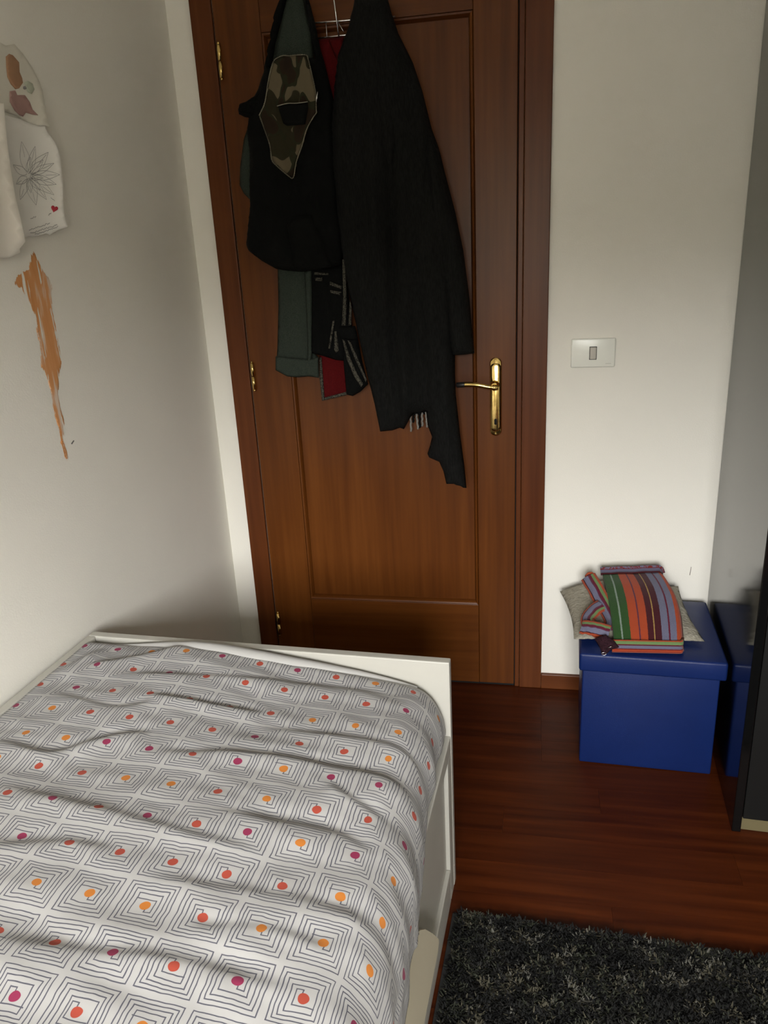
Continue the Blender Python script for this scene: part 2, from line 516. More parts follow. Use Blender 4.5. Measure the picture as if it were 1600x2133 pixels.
struct(box('ceiling', -.32, RX + .12, RY - .2, .12, CZ, CZ + .1, M_CEIL))
# window behind the camera: frame with one mullion
wn_ = struct(empty('window_1', ((WIN['x0'] + WIN['x1']) / 2, RY - .1, WIN['z0'])))
ww = (WIN['x1'] - WIN['x0']) / 2; wh = WIN['z1'] - WIN['z0']
for (a, b, c, d_) in ((-ww, -ww + .05, 0, wh), (ww - .05, ww, 0, wh), (-.04, .04, .05, wh - .05), (-ww + .05, ww - .05, 0, .05), (-ww + .05, ww - .05, wh - .05, wh)):
    box('window_frame', a, b, -.03, .03, c, d_, M_SASH, wn_)
box('window_sill', -ww - .05, ww + .05, .02, .16, -.03, 0, M_SASH, wn_)

# floor: a screed with planks laid on it
fl = struct(box('floor', -.30, RX, RY - .2, .12, -.08, -.014, plain('floor_screed', (.02, .008, .004), .9)))
PW = .0998
pm = {}
def plank_mesh(L, w_):
    key = (round(L, 3), round(w_, 3))
    if key not in pm:
        bm = bmesh.new(); add_box(bm, 0, L - .0004, -w_ + .0004, 0, -.014, 0, 0)
        bmesh.ops.recalc_face_normals(bm, faces=bm.faces)
        me = bpy.data.meshes.new('plank'); bm.to_mesh(me); bm.free(); me.materials.append(M_PLANK); pm[key] = me
    return pm[key]
rows = int(abs(RY) / PW) + 1
for r_ in range(rows):
    y = -.005 - r_ * PW
    if y - PW < RY: break
    x = [1.047 - 1.2, 1.047 - .75, 1.047 - 1.0, 1.047 - .45][r_ % 4] - 0
    if r_ in (1, 2, 3): x = 1.047 - .9 - (0 if r_ != 2 else 0)
    xs = [-.28]
    while x < RX - .05:
        if x > -.2: xs.append(x)
        x += .9
    xs.append(RX)
    for a, b in zip(xs[:-1], xs[1:]):
        o = bpy.data.objects.new('plank', plank_mesh(b - a, PW)); COL.objects.link(o)
        o.location = (a, y, 0); o.parent = fl
# skirting on the door wall, right of the door
struct(box('baseboard_back', 1.047, RX, -.014, 0, 0, .053, M_CASEH, None, .002))

# ------------------------------------------------------------------ door
DY = -.006                     # front face of the leaf
door = struct(empty('door_1', (.546, 0, 0)))
LX0, LX1, LZ1 = .136, .957, 2.105
PXL, PXR, PZ0, PZ1 = .2815, .829, .31, 1.975
mw = .013
def dbox(n, *a, m=M_DOORV, bevel=.0015): return box(n, *a, m, door, bevel, world=True)
dbox('stile', LX0 + .0008, PXL - mw, DY, .03, .006, LZ1, bevel=.002)
dbox('stile', PXR + mw, LX1, DY, .03, .006, LZ1, bevel=.002)
dbox('rail', PXL - mw + .0006, PXR + mw - .0006, DY, .03, PZ1 + mw, LZ1, m=M_DOORH)
dbox('rail', PXL - mw + .0006, PXR + mw - .0006, DY, .03, .006, PZ0 - mw, m=M_DOORH)
dbox('panel', PXL - mw - .004, PXR + mw + .004, DY + .0155, .028, PZ0 - mw - .004, PZ1 + mw + .004, bevel=0)
def mould(a, b, inward, mat):
    """moulding strip from a to b (x,z), sloping down towards the panel"""
    a = Vector((a[0], 0, a[1])); b = Vector((b[0], 0, b[1])); n = Vector((inward[0], 0, inward[1])) * mw
    t = (b - a).normalized() * mw
    prof = ((0.04, DY + .002), (.22, DY - .0025), (.55, DY - .001), (.75, DY + .004), (1.0, DY + .0158), (1.0, .02), (0.04, .02))
    V = []; Fc = []
    for p, tt in ((a, 1), (b, -1)):
        for q, y in prof:
            r = p + n * q + t * (q * tt); V.append(Vector((r.x, y, r.z)))
    k_ = len(prof)
    for i in range(k_): Fc.append((i, (i+1) % k_, k_ + (i+1) % k_, k_ + i))
    Fc.append(tuple(range(k_))); Fc.append(tuple(range(k_, 2*k_))[::-1])
    bm = bmesh.new(); vv = [bm.verts.new(v) for v in V]
    for f in Fc: bm.faces.new([vv[i] for i in f])
    return bm_obj('moulding', bm, mat, door, world=True)
o0, o1, z0_, z1_ = PXL - mw, PXR + mw, PZ0 - mw, PZ1 + mw
mould((o0, z0_), (o0, z1_), (1, 0), M_DOORV); mould((o1, z0_), (o1, z1_), (-1, 0), M_DOORV)
mould((o0, z0_), (o1, z0_), (0, 1), M_DOORH); mould((o0, z1_), (o1, z1_), (0, -1), M_DOORH)
# casing
tr = struct(empty('trim_1', (.55, 0, 0)))
def tbox(n, *a, m=M_CASE, bevel=.002): return box(n, *a, m, tr, bevel, world=True)
tbox('casing', .073, LX0 - .001, -.013, 0, 0, LZ1 + .09)
tbox('casing', .9755, 1.0465, -.013, 0, 0, LZ1 + .09)
tbox('door_stop', LX1 + .003, .9745, -.010, 0, 0, LZ1 + .02)
tbox('casing', LX0, .975, -.013, 0, LZ1 + .02, LZ1 + .09, m=M_CASEH)
tbox('threshold_gap', .136, .957, -.003, 0, 0, .0055, m=M_DARK, bevel=0)
for a, b in ((.1350, .1385), (.9545, .9600)): tbox('jamb', a, b, .006, .049, .006, LZ1, m=M_DARK, bevel=0)
# hinges
for hz in (1.928, 1.061, .200):
    x = .1475 if hz > 1.5 else .1485
    h_ = tube('hinge', [(x, -.016, hz - .041), (x, -.016, hz - .001)], .0062, M_BRASS, door, 12, True)
    k2 = tube('hinge_knuckle', [(x, -.016, hz + .001), (x, -.016, hz + .041)], .0062, M_BRASS, h_, 12, True)
    for zz in (-.044, .044):
        tube('hinge_pin_cap', [(x, -.016, hz + zz - .003), (x, -.016, hz + zz + .003)], [.0045, .0035] if zz > 0 else [.0035, .0045], M_BRASS, h_, 10, True)
# handle: long plate with scalloped ends, lever with a dark grip, keyhole
hx, hz0, hz1 = .8985, .866, 1.101
V = []; Fc = []
def plate_outline(hw, z0, z1, cut):
    pts = []
    for a in np.linspace(0, math.pi, 11): pts.append((hx + hw * math.cos(a), z1 - cut + cut * math.sin(a)))
    for a in np.linspace(math.pi, 2 * math.pi, 11): pts.append((hx + hw * math.cos(a), z0 + cut + cut * math.sin(a)))
    return pts
def stack(name, rings, mat, parent):
    V = []; Fc = []; n = len(rings[0][0])
    for pts, y in rings:
        for (a, b) in pts: V.append((a, y, b))
    for r_ in range(len(rings) - 1):
        for i in range(n):
            j = (i + 1) % n; Fc.append((r_*n + i, r_*n + j, (r_+1)*n + j, (r_+1)*n + i))
    Fc.append(tuple(range(n))[::-1]); k_ = (len(rings) - 1) * n; Fc.append(tuple(range(k_, k_ + n)))
    bm = bmesh.new(); vv = [bm.verts.new(v) for v in V]
    for f in Fc: bm.faces.new([vv[i] for i in f])
    o = bm_obj(name, bm, mat, parent, True, True)
    return o
hp = stack('handle_plate', [(plate_outline(.0175, hz0, hz1, .016), DY - .0002), (plate_outline(.0175, hz0, hz1, .016), DY - .004),
                             (plate_outline(.0145, hz0 + .004, hz1 - .004, .013), DY - .0065)], M_BRASS, door)
stack('raised_band', [(plate_outline(.0150, hz0 + .014, hz1 - .016, .010), DY - .006), (plate_outline(.0148, hz0 + .015, hz1 - .017, .010), DY - .009),
                       (plate_outline(.0085, hz0 + .019, hz1 - .022, .007), DY - .0112)], M_BRASS, hp)
for zz in (hz1 - .008, hz0 + .008):
    tube('screw', [(hx, DY - .006, zz), (hx, DY - .0085, zz)], [.0035, .0025], M_BRASS, hp, 10, True)
kh = [(hx + .0042 * math.cos(a), .911 + (.005 if math.sin(a) > 0 else -.005) + .0042 * math.sin(a)) for a in np.linspace(0, 2 * math.pi, 17)[:-1]]
stack('keyhole', [(kh, DY - .0105), (kh, DY - .0120)], M_DARK, hp)
lz = 1.022
tube('spindle_collar', [(hx - .002, DY - .009, lz), (hx - .002, DY - .020, lz), (hx - .002, DY - .024, lz), (hx - .002, DY - .046, lz)], [.0135, .0125, .0095, .0105], M_BRASS, hp, 16, True)
lp = catmull([(hx + .006, DY - .046, lz - .001), (hx - .004, DY - .050, lz - .0015), (hx - .020, DY - .052, lz + .001), (hx - .045, DY - .052, lz + .0065), (hx - .072, DY - .050, lz + .009), (hx - .088, DY - .048, lz + .0085)], 5)
nn = len(lp)
lev = tube('lever', lp, [.0095 if i < 6 else .0070 + .0010 * (i / nn) for i in range(nn)], M_BRASS, hp, 12, True)
tube('lever_grip', [(hx - .086, DY - .048, lz + .0086), (hx - .090, DY - .048, lz + .0085), (hx - .110, DY - .047, lz + .0075), (hx - .113, DY - .047, lz + .0074)], [.0076, .0082, .0078, .005], M_BLACKPL, lev, 12, True)

# ------------------------------------------------------------------ light switch
sw = empty('light_switch', (1.1745, 0, 1.065))
tag(sw, 'ivory light switch plate with one small grey rocker', 'light switch')
bm = bmesh.new(); add_box(bm, 1.113, 1.236, -.0095, -.0002, 1.0655, 1.1475, .004, 3)
bm_obj('switch_plate', bm, M_SWITCH, sw, True, True)
rc = box('rocker', 1.1655, 1.1830, -.0125, -.0085, 1.0895, 1.1235, M_ROCKER, sw, .0015, True)
box('rocker_gap', 1.1640, 1.1845, -.0098, -.0085, 1.088, 1.125, M_DARK, sw, 0, True)
for i in range(6):
    box('maker_mark', 1.2100 + i * .0026, 1.2118 + i * .0026, -.0097, -.0090, 1.0752, 1.0766, M_ROCKER, sw, 0, True)

# ------------------------------------------------------------------ over-door rack
rk = empty('over_door_rack', (.47, DY, 1.95))
tag(rk, 'chrome wire hook rack hung over the top of the brown door', 'rack')
def wtube(n, pts, r=.0018, par=rk): return tube(n, pts, r, M_CHROME, par, 8, True)
yb = -.016
A, B = W(640, 49, yb), W(775, 38.5, yb)
wtube('cross_bar', [A + (A - B) * .45, B + (B - A) * .35], .0022)
A2, B2 = W(655, 80.5, yb - .01), W(730, 72, yb - .01)
wtube('lower_bar', [A2 + (A2 - B2) * .3, B2 + (B2 - A2) * .6], .0020)
r0, r1 = W(706, 78, yb - .014), W(697, 10, yb - .014)
wtube('hanging_rod', [r0, r1, r1 + (r1 - r0) * 1.0], .0020)
wtube('brace', [W(679, 47, yb), W(681, 76, yb - .008)], .0012)
wtube('brace', [W(703, 45, yb), W(716, 66, yb - .008)], .0012)
for xx in (.362, .610):
    wtube('door_strap', [(xx, yb, 1.972), (xx, yb, 2.108), (xx, .035, 2.108), (xx, .035, 2.06)], .0022)
for xx in (.375, .595):
    wtube('hook', catmull([(xx, yb, 2.108), (xx, yb - .002, 2.06), (xx, yb - .02, 2.04), (xx, yb - .035, 2.05), (xx, yb - .037, 2.068)], 5), .0020)
wtube('top_bar', [(.30, yb, 2.108), (.80, yb, 2.108)], .0022)

# ------------------------------------------------------------------ hanging clothes
def sfold(fr, amp, ph=0, slant=0.0):
    return lambda x, z: amp * math.sin(fr * (x + slant * (z - 1.5)) + ph + 1.7 * math.sin(z * 5 + ph))
def nfold(amp, fx, fz, seed):
    return lambda x, z: amp * (noise.noise((x * fx + seed, z * fz, seed)) + .5 * noise.noise((x * fx * 2.1, z * fz * 2, seed + 7)))
# grey-green garment at the back
gg = empty('hanging_sweatshirt', (.37, -.02, 1.1))
tag(gg, 'grey-green cotton garment with hemmed edge, hanging behind the black hooded jacket', 'garment')
f1 = nfold(.006, 30, 4, 3)
puff('body', [(597, -14), (585, 30), (570, 90), (560, 160), (528, 230), (508, 290), (500, 350), (499, 385), (508, 403), (520, 415), (560, 470), (578, 540), (580, 640), (578, 720), (575, 768), (583, 776), (598, 782), (618, 784), (642, 782), (663, 786), (664, 745), (650, 730), (652, 540), (655, 400), (657, 250), (657, 150), (650, 80), (640, 10), (632, -14)],
     -.024, .012, .03, M_GREEN, gg, f1, .010)
puff('hood', [(602, -14), (588, 40), (572, 126), (600, 132), (655, 128), (652, 80), (640, 30), (630, -14)], -.050, .022, .03, M_GREEN, gg, nfold(.010, 45, 6, 9), .007)
puff('sleeve_hem', [(574, 742), (640, 748), (663, 744), (665, 787), (643, 784), (618, 786), (598, 784), (574, 771)], -.047, .005, .012, M_GREEN, gg, nfold(.004, 60, 20, 5), .006)
puff('sleeve_fold', [(634, 566), (650, 560), (651, 620), (650, 740), (646, 782), (640, 780), (641, 720), (638, 640)], -.046, .008, .012, M_GREEN, gg, None, .006)
# red garment
rd = empty('red_shirt', (.46, -.03, 1.0))
tag(rd, 'dark red garment showing below the striped scarf and under the wire rack', 'garment')
puff('body', [(661, 83), (690, 79), (716, 76), (721, 120), (712, 180), (716, 400), (716, 640), (722, 755), (725, 820), (700, 826), (672, 833), (669, 800), (665, 745), (668, 560), (672, 300), (668, 172), (661, 120)], -.026, .010, .02, M_RED, rd, nfold(.008, 40, 6, 1), .008)
puff('collar_fold', [(684, 84), (714, 77), (718, 112), (706, 135), (694, 108)], -.040, .008, .012, M_RED, rd, None, .005)
puff('trim', [(665, 745), (670, 745), (676, 828), (700, 822), (725, 815), (725, 822), (700, 828), (671, 835), (666, 790)], -.037, .003, .004, M_TWEED, rd, None, .004)
# black and tweed scarf
sf = empty('striped_scarf', (.50, -.05, 1.0))
tag(sf, 'black knitted scarf with grey tweed stripes hanging between jacket and coat', 'scarf')
puff('body', [(650, 558), (700, 554), (716, 548), (730, 635), (735, 700), (722, 752), (700, 750), (675, 742), (648, 735), (650, 650)], -.046, .016, .02, M_BLACKK, sf, nfold(.010, 40, 6, 4), .008)
puff('tail', [(712, 690), (743, 690), (754, 750), (767, 800), (752, 815), (735, 825), (722, 822), (716, 760)], -.052, .012, .015, M_BLACKK, sf, nfold(.006, 40, 6, 4), .007)
puff('cuff', [(704, 681), (740, 679), (746, 706), (733, 709), (712, 704), (706, 700)], -.064, .008, .01, M_BLACKK, sf, None, .006)
def stripe(px, y): return puff('tweed_stripe', px, y, .0025, .005, M_TWEED, sf, None, .0045)
stripe([(713, 540), (719, 540), (721, 580), (722, 640), (720, 678), (712, 678), (715, 620), (713, 560)], -.068)
stripe([(729, 625), (733, 640), (732, 678), (726, 678), (727, 650)], -.068)
stripe([(687, 586), (712, 596), (711, 602), (687, 594)], -.068)
stripe([(688, 604), (711, 608), (708, 615), (688, 610)], -.068)
stripe([(655, 567), (684, 569), (684, 573), (655, 572)], -.066)
stripe([(656, 578), (672, 578), (671, 586), (657, 585)], -.066)
stripe([(713, 707), (718, 710), (731, 748), (745, 780), (757, 800), (752, 806), (738, 785), (723, 750)], -.070)
stripe([(724, 709), (729, 710), (745, 745), (764, 790), (762, 796), (741, 752)], -.069)
stripe([(693, 668), (697, 668), (692, 700), (688, 726), (684, 726), (688, 700)], -.068)
stripe([(697, 690), (701, 690), (706, 730), (700, 735), (696, 728)], -.068)
# black hooded jacket with camouflage lining
jk = empty('hooded_jacket', (.42, -.05, 1.2))
tag(jk, 'black hooded jacket hanging open at the zip, camouflage lining showing', 'jacket')
fj = nfold(.030, 11, 5, 12); fj2 = nfold(.010, 30, 12, 2)
puff('body', [(588, -14), (574, 30), (562, 90), (550, 150), (538, 185), (522, 215), (518, 245), (515, 280), (520, 320), (520, 390), (521, 430), (516, 480), (513, 510), (520, 524), (545, 543), (575, 560), (600, 564), (630, 566), (670, 562), (712, 552), (716, 520), (705, 430), (699, 330), (698, 260), (696, 212), (676, 130), (668, 105), (657, 50), (640, -14), (633, -14), (642, 40), (652, 100), (656, 122), (620, 118), (590, 119), (576, 128), (566, 140), (574, 90), (592, 20), (600, -14)],
     -.060, .042, .06, M_JACKET, jk, lambda x, z: fj(x, z) + fj2(x, z), .0085)
puff('hood_peak', [(548, 190), (530, 200), (512, 212), (500, 216), (496, 228), (498, 238), (510, 244), (524, 246), (545, 240), (556, 215)], -.070, .022, .016, M_JACKET, jk, nfold(.01, 60, 60, 1), .006)
zipx = [(569, 129.5), (579, 120), (591, 115.5), (601, 116.5), (619.5, 114.5), (638, 115), (642, 125), (646, 139), (655, 179), (657.5, 196), (659, 229), (659, 235), (652, 245), (639, 269), (629, 304), (617, 338), (611, 370), (598, 364), (576, 345), (566, 332), (562, 301), (542, 245), (541, 240), (542, 236), (552, 212), (560, 163)]
YZ = -.134
puff('lining', zipx, YZ, .004, .012, M_CAMO, jk, nfold(.010, 30, 20, 6), .006, back=.03)
puff('inner_pocket', [(579, 221), (598, 215), (641, 212.5), (642, 226), (636, 259), (598, 262), (590, 257), (583, 235)], YZ - .012, .004, .008, M_JACKET, jk, None, .006)
tube('pocket_edge', catmull([W(577, 221, YZ - .019), W(598, 215.5, YZ - .020), W(618, 215, YZ - .020), W(641, 212, YZ - .018)], 5), .0011, plain('pale_piping', (.22, .2, .15), .6), jk, 6, True)
M_ZIP = plain('zip_metal', (.20, .18, .13), .34, .9)
zp = catmull([W(u, v, YZ - .002) for u, v in zipx], 4, True)
zip_o = tube('zip', zp + [zp[0]], .0011, M_ZIP, jk, 6, True)
V = []; Fc = []
zr = resample([Vector(p) for p in zp], .0042)
for i, p in enumerate(zr):
    q = zr[(i + 1) % len(zr)]; t = (q - p).normalized(); s = t.cross(Vector((0, 1, 0))).normalized()
    tube_geo([p - s * .0019, p + s * .0019], .0009, 5, V, Fc)
mesh_obj('zip_teeth', V, Fc, M_ZIP, zip_o, True, True)['kind'] = 'stuff'
tube('zip_pull', [W(661.7, 191, YZ - .006), W(660, 203, YZ - .008), W(659, 213, YZ - .006)], [.0014, .0022, .0018], M_CHROME, jk, 8, True)
puff('pocket_flap', [(598, 470), (608, 452), (650, 448), (672, 500), (690, 556), (640, 562), (612, 555)], -.100, .008, .02, M_JACKET, jk, nfold(.006, 40, 20, 3), .009, back=.02)
# long charcoal coat
ct = empty('wool_coat', (.70, -.06, .8))
tag(ct, 'long charcoal wool coat hanging on the door, one sleeve loose, ragged hem', 'coat')
def plx(z):      # line where the two fronts meet
    a = W(808, 100, -.09); b = W(820, 700, -.09); c = W(834, 890, -.09)
    if z > b.z: t = (z - b.z) / (a.z - b.z); return b.x + (a.x - b.x) * t
    t = (z - c.z) / (b.z - c.z); return c.x + (b.x - c.x) * t
nf = nfold(.024, 15, 2.0, 20); nf2 = nfold(.010, 36, 3.5, 33)
def coat_fold(x, z):
    d_ = x - plx(z)
    k_ = min(1.0, max(0.0, (1.75 - z) / .3))
    g = -.024 * math.exp(-(d_ / .010) ** 2) + (.006 if d_ > 0 else 0) * min(1, abs(d_) / .02)
    return nf(x, z) + nf2(x, z) + k_ * g
puff('body', [(741, -14), (735, 20), (725, 60), (705, 112), (697, 180), (692, 260), (693, 330), (700, 430), (712, 520), (725, 600), (745, 690), (765, 780), (780, 840), (792, 899), (817, 896.5), (833, 891), (841.5, 894), (847.5, 883), (855, 869.5), (864, 859), (888, 857), (891, 886), (900, 910), (896, 928), (890.5, 945), (894, 953), (915, 962), (924, 982), (930, 1008), (946, 1008), (972, 1016.5), (967.5, 970), (958.5, 904), (949.5, 820), (948, 780), (948, 700), (950, 600), (945, 500), (938, 410), (925, 360), (914, 308), (900, 270), (880, 190), (860, 130), (830, 70), (815, 25), (805, -14)],
     -.055, .050, .05, M_COAT, ct, coat_fold, .009)
puff('sleeve', [(895, 270), (908, 300), (917, 318), (927, 360), (948, 440), (965, 520), (978, 620), (985, 700), (988.5, 736), (965, 739), (942, 740), (934, 691), (927, 623), (917, 565), (905, 497), (893, 400), (885, 320)],
     -.060, .052, .026, M_COAT, ct, nfold(.012, 18, 7, 40), .008)
puff('lapel', [(770, 40), (800, 60), (818, 160), (822, 300), (812, 360), (790, 250), (768, 140)], -.100, .010, .03, M_COAT, ct, nfold(.008, 20, 5, 51), .009, back=.03)
# fringe below the hem
fr = empty('fringed_scarf', (.72, -.03, .8))
tag(fr, 'grey and black twisted fringe of a scarf under the hem of the charcoal coat', 'scarf')
puff('scarf_end', [(845, 800), (900, 800), (896, 862), (850, 866)], -.034, .006, .01, M_BLACKK, fr, None, .008)
M_TAS = fabric('pale_grey_yarn', (.10, .09, .075), (.40, .37, .32), scale=600, d=.0005)
for i, (u, v0, u2, v1) in enumerate(((855, 860, 856.5, 899), (867, 858, 871, 894), (879, 856, 880, 888), (887, 856, 890, 890), (862, 858, 861, 880), (874, 857, 875, 891))):
    pts = [W(u + (u2 - u) * t / 6 + (.6 if t % 2 else -.6), v0 + (v1 - v0) * t / 6, -.036) for t in range(7)]
    tube('tassel', pts, [.0028 + (.0006 if t % 2 else 0) for t in range(7)], M_TAS if i in (0, 1, 2, 3) else M_BLACKK, fr, 7, True)

# ------------------------------------------------------------------ papers and paint on the left wall
def off_a(u, v): return .002 + .020 * max(0, (u - 20) / 80) ** 2 * (max(0, (v - 100)) / 165) 
pa = empty('watercolour_drawing', LW(50, 262, 0)); tag(pa, 'loose sheet with orange and pink flower painting, taped to the wall above the line drawing', 'drawing')
wall_sheet('paper', [(-70, 70), (0, 88), (12, 95), (30, 92), (48, 112), (60, 130), (67.5, 141), (81, 168), (89, 189), (95.6, 229), (103.5, 265), (93, 261), (81, 262.5), (63, 257), (47, 250), (34, 241), (21, 237), (0, 228), (-70, 210)], off_a, M_PAPER2, pa, 9)
on = lambda f, d_: (lambda u, v: f(u, v) + d_)
wall_sheet('painted_petal', [(12, 118), (19, 112), (27, 115), (40, 130), (41, 150), (46, 162), (48, 172), (40, 184), (32, 186), (22, 175), (15, 160), (13, 140)], on(off_a, .0008), M_CRAYO, pa, 6)
wall_sheet('painted_petal', [(20, 190), (32, 188), (36, 198), (52, 198), (62, 212), (68, 228), (80, 240), (68, 239), (54, 235), (48, 243), (40, 240), (30, 230), (20, 212)], on(off_a, .0009), M_CRAYP, pa, 6)
wall_sheet('painted_leaf', [(50, 172), (58, 168), (68, 174), (72, 186), (66, 196), (58, 192), (54, 184)], on(off_a, .0008), M_LEAF, pa, 6)
wall_sheet('painted_leaf', [(48, 180), (53, 179), (56, 184), (52, 187), (48, 185)], on(off_a, .0010), M_INK, pa, 4)

def off_b(u, v):
    a = max(0, (u - (40 + (v - 240) * .10)) / 90)
    return .004 + .030 * a ** 2 + .003 * math.sin(v * .03)
pb = empty('flower_drawing', LW(90, 490, 0)); tag(pb, 'white torn-edged sheet with a pencil flower, small red heart and writing, curling off the wall', 'drawing')
wall_sheet('paper', [(-5, 240), (14, 240), (22, 243), (42, 248), (70, 260), (93, 261.5), (98, 275), (108, 287), (115, 296), (121, 310), (125, 324), (128, 352), (131, 381), (132, 400), (132, 423), (135, 451), (141, 472), (135, 474), (121, 479), (110, 485), (104, 489), (96, 486), (84, 490), (70, 493), (60, 492), (40, 500), (20, 430), (5, 340)], off_b, M_PAPER, pb, 8)
Z2 = lambda a, b: (a / 7.11, 240 + b / 7.11)
cx_, cy_ = 420, 900
lines = []
tips = [(320, 390, 75), (520, 460, 60), (715, 548, 85), (800, 710, 60), (885, 880, 75), (835, 1025, 70), (800, 1180, 65), (690, 1250, 60), (535, 1330, 80), (300, 1250, 60), (240, 1020, 60), (195, 735, 60), (450, 620, 50), (640, 660, 60), (640, 930, 50), (600, 1110, 55), (460, 1150, 45)]
for tx, ty, wd in tips:
    dx, dy = tx - cx_, ty - cy_; L = math.hypot(dx, dy); nx, ny = -dy / L, dx / L
    for s in (1, -1):
        ln = []
        for k_ in range(13):
            t = k_ / 12
            r_ = .12 + .88 * t; off = wd * math.sin(math.pi * min(1, t ** .8)) * (1 - .15 * t)
            ln.append(Z2(cx_ + dx * r_ + nx * off * s, cy_ + dy * r_ + ny * off * s))
        lines.append(ln)
    lines.append([Z2(cx_ + dx * t, cy_ + dy * t) for t in (.55, .75, .9)])
V, Fc = ribbon_px(lines, on(off_b, .0008), .0004)
mesh_obj('pencil_flower', V, Fc, M_INK, pb, False, True)
lines = []
rnd = random.Random(3)
for (u0, v0, u1, v1) in ((450, 1535, 535, 1505), (430, 1700, 740, 1598), (450, 1745, 850, 1625), (520, 1765, 860, 1655), (715, 1475, 760, 1450), (750, 1225, 810, 1265)):
    ln = []
    n = max(3, int((u1 - u0) / 9))
    for i in range(n + 1):
        t = i / n; ln.append(Z2(u0 + (u1 - u0) * t, v0 + (v1 - v0) * t + rnd.uniform(-12, 12)))
    lines.append(ln)
for ln in lines:
    V, Fc = ribbon_px([ln], on(off_b, .0008), .00055)
    mesh_obj('handwriting', V, Fc, M_INK, pb, False, True)
hp_ = []
for i in range(24):
    a = 2 * math.pi * i / 24
    hx_ = 16 * math.sin(a) ** 3; hy_ = 13 * math.cos(a) - 5 * math.cos(2*a) - 2 * math.cos(3*a) - math.cos(4*a)
    c_, s_ = math.cos(-.25), math.sin(-.25)
    hp_.append(Z2(806 + 3.3 * (hx_ * c_ - hy_ * s_), 1385 - 3.5 * (hx_ * s_ + hy_ * c_)))
wall_sheet('heart', hp_, on(off_b, .0009), M_HEART, pb, 3)
def off_c(u, v):
    e_ = 8 + max(0, (v - 216)) * .155
    return .012 + .030 * max(0, 1 - max(0, e_ - u) / 60) ** 2
pc = empty('blank_sheet', LW(0, 520, 0)); tag(pc, 'blank cream sheet of paper overlapping the pencil flower drawing', 'paper')
wall_sheet('paper', [(-150, 190), (8, 216), (12, 262), (15, 296), (22.5, 352), (32, 409), (42, 451), (53, 503), (47, 511), (41, 518), (42, 526), (20, 536), (-10, 541), (-140, 560)], off_c, M_PAPER3, pc, 14)
sm = wall_sheet('paint_smear', [(65, 518), (73, 528), (83, 545), (90, 563), (106, 583), (109, 601), (110, 646), (117, 684), (124, 725), (129, 754), (125, 774), (122, 815), (127, 849), (135, 882), (135, 916), (143, 950), (141, 970), (132, 950), (126, 923), (119, 882), (108, 849), (103.5, 810), (97, 783), (85.5, 765), (83, 725), (76.5, 691), (72, 655), (58, 628), (43, 601), (27, 591), (36, 574), (47, 564), (60, 560), (62, 540)], lambda u, v: .0007, M_SMEAR, None, 3.5, edge_attr=True)
tag(sm, 'long orange paint smear running down the white wall under the papers', 'paint smear')
for nm, px in (('scuff_mark', [(148, 924), (153, 917), (155, 918), (150, 926)]),):
    o = wall_sheet(nm, px, lambda u, v: .0006, plain('scuff', (.12, .11, .1), .9), None, 4)
    tag(o, 'tiny dark scuff on the wall beside the lower end of the orange smear', 'scuff')
s1, s2 = W(1440, 1181, -.0008), W(1437, 1198, -.0008)
o = tube('scratch_mark', [s1, s2], .0009, plain('scratch', (.2, .17, .15), .9)); tag(o, 'short dark scratch on the white wall above the blue box', 'scratch')

# ------------------------------------------------------------------ bed
BA = math.radians(-2.7)
bed = empty('bed', (.845, -.869, 0), BA)
tag(bed, 'white lacquered day bed with high foot panel and low front panel', 'bed')
BW, BL = .857, 2.06
BMI = Matrix.Translation((.845, -.869, 0)) @ Matrix.Rotation(BA, 4, 'Z')
BMI = BMI.inverted()
def bpart(n, *a, bevel=.0025, m=M_BEDW): return box(n, *a, m, bed, bevel)
bpart('foot_panel', -BW, 0, -.022, 0, 0, .592)
bpart('head_panel', -BW, 0, -BL, -BL + .022, 0, .592)
bpart('back_panel', -BW, -BW + .020, -BL + .0225, -.0225, .04, .592)
bpart('front_rail', -.022, -.001, -BL + .0225, -.0225, .372, .412)
bpart('front_stile', -.022, -.001, -.066, -.0225, .0, .3715)
bpart('front_stile', -.022, -.001, -BL + .0225, -BL + .066, .0, .3715)
bpart('skirting', -.022, -.001, -BL + .0665, -.0665, 0, .088)
bpart('front_panel', -.020, -.010, -BL + .0665, -.0665, .0885, .3715, bevel=.001)
bpart('slat_base', -BW + .021, -.023, -BL + .023, -.023, .16, .19)
mt = box('mattress', -BW + .024, -.040, -BL + .03, -.035, .1902, .445, M_MATT, None, .03, seg=4)
mt.location = (.845, -.869, 0); mt.rotation_euler = (0, 0, BA)
tag(mt, 'white mattress under the printed duvet in the bed frame', 'mattress')
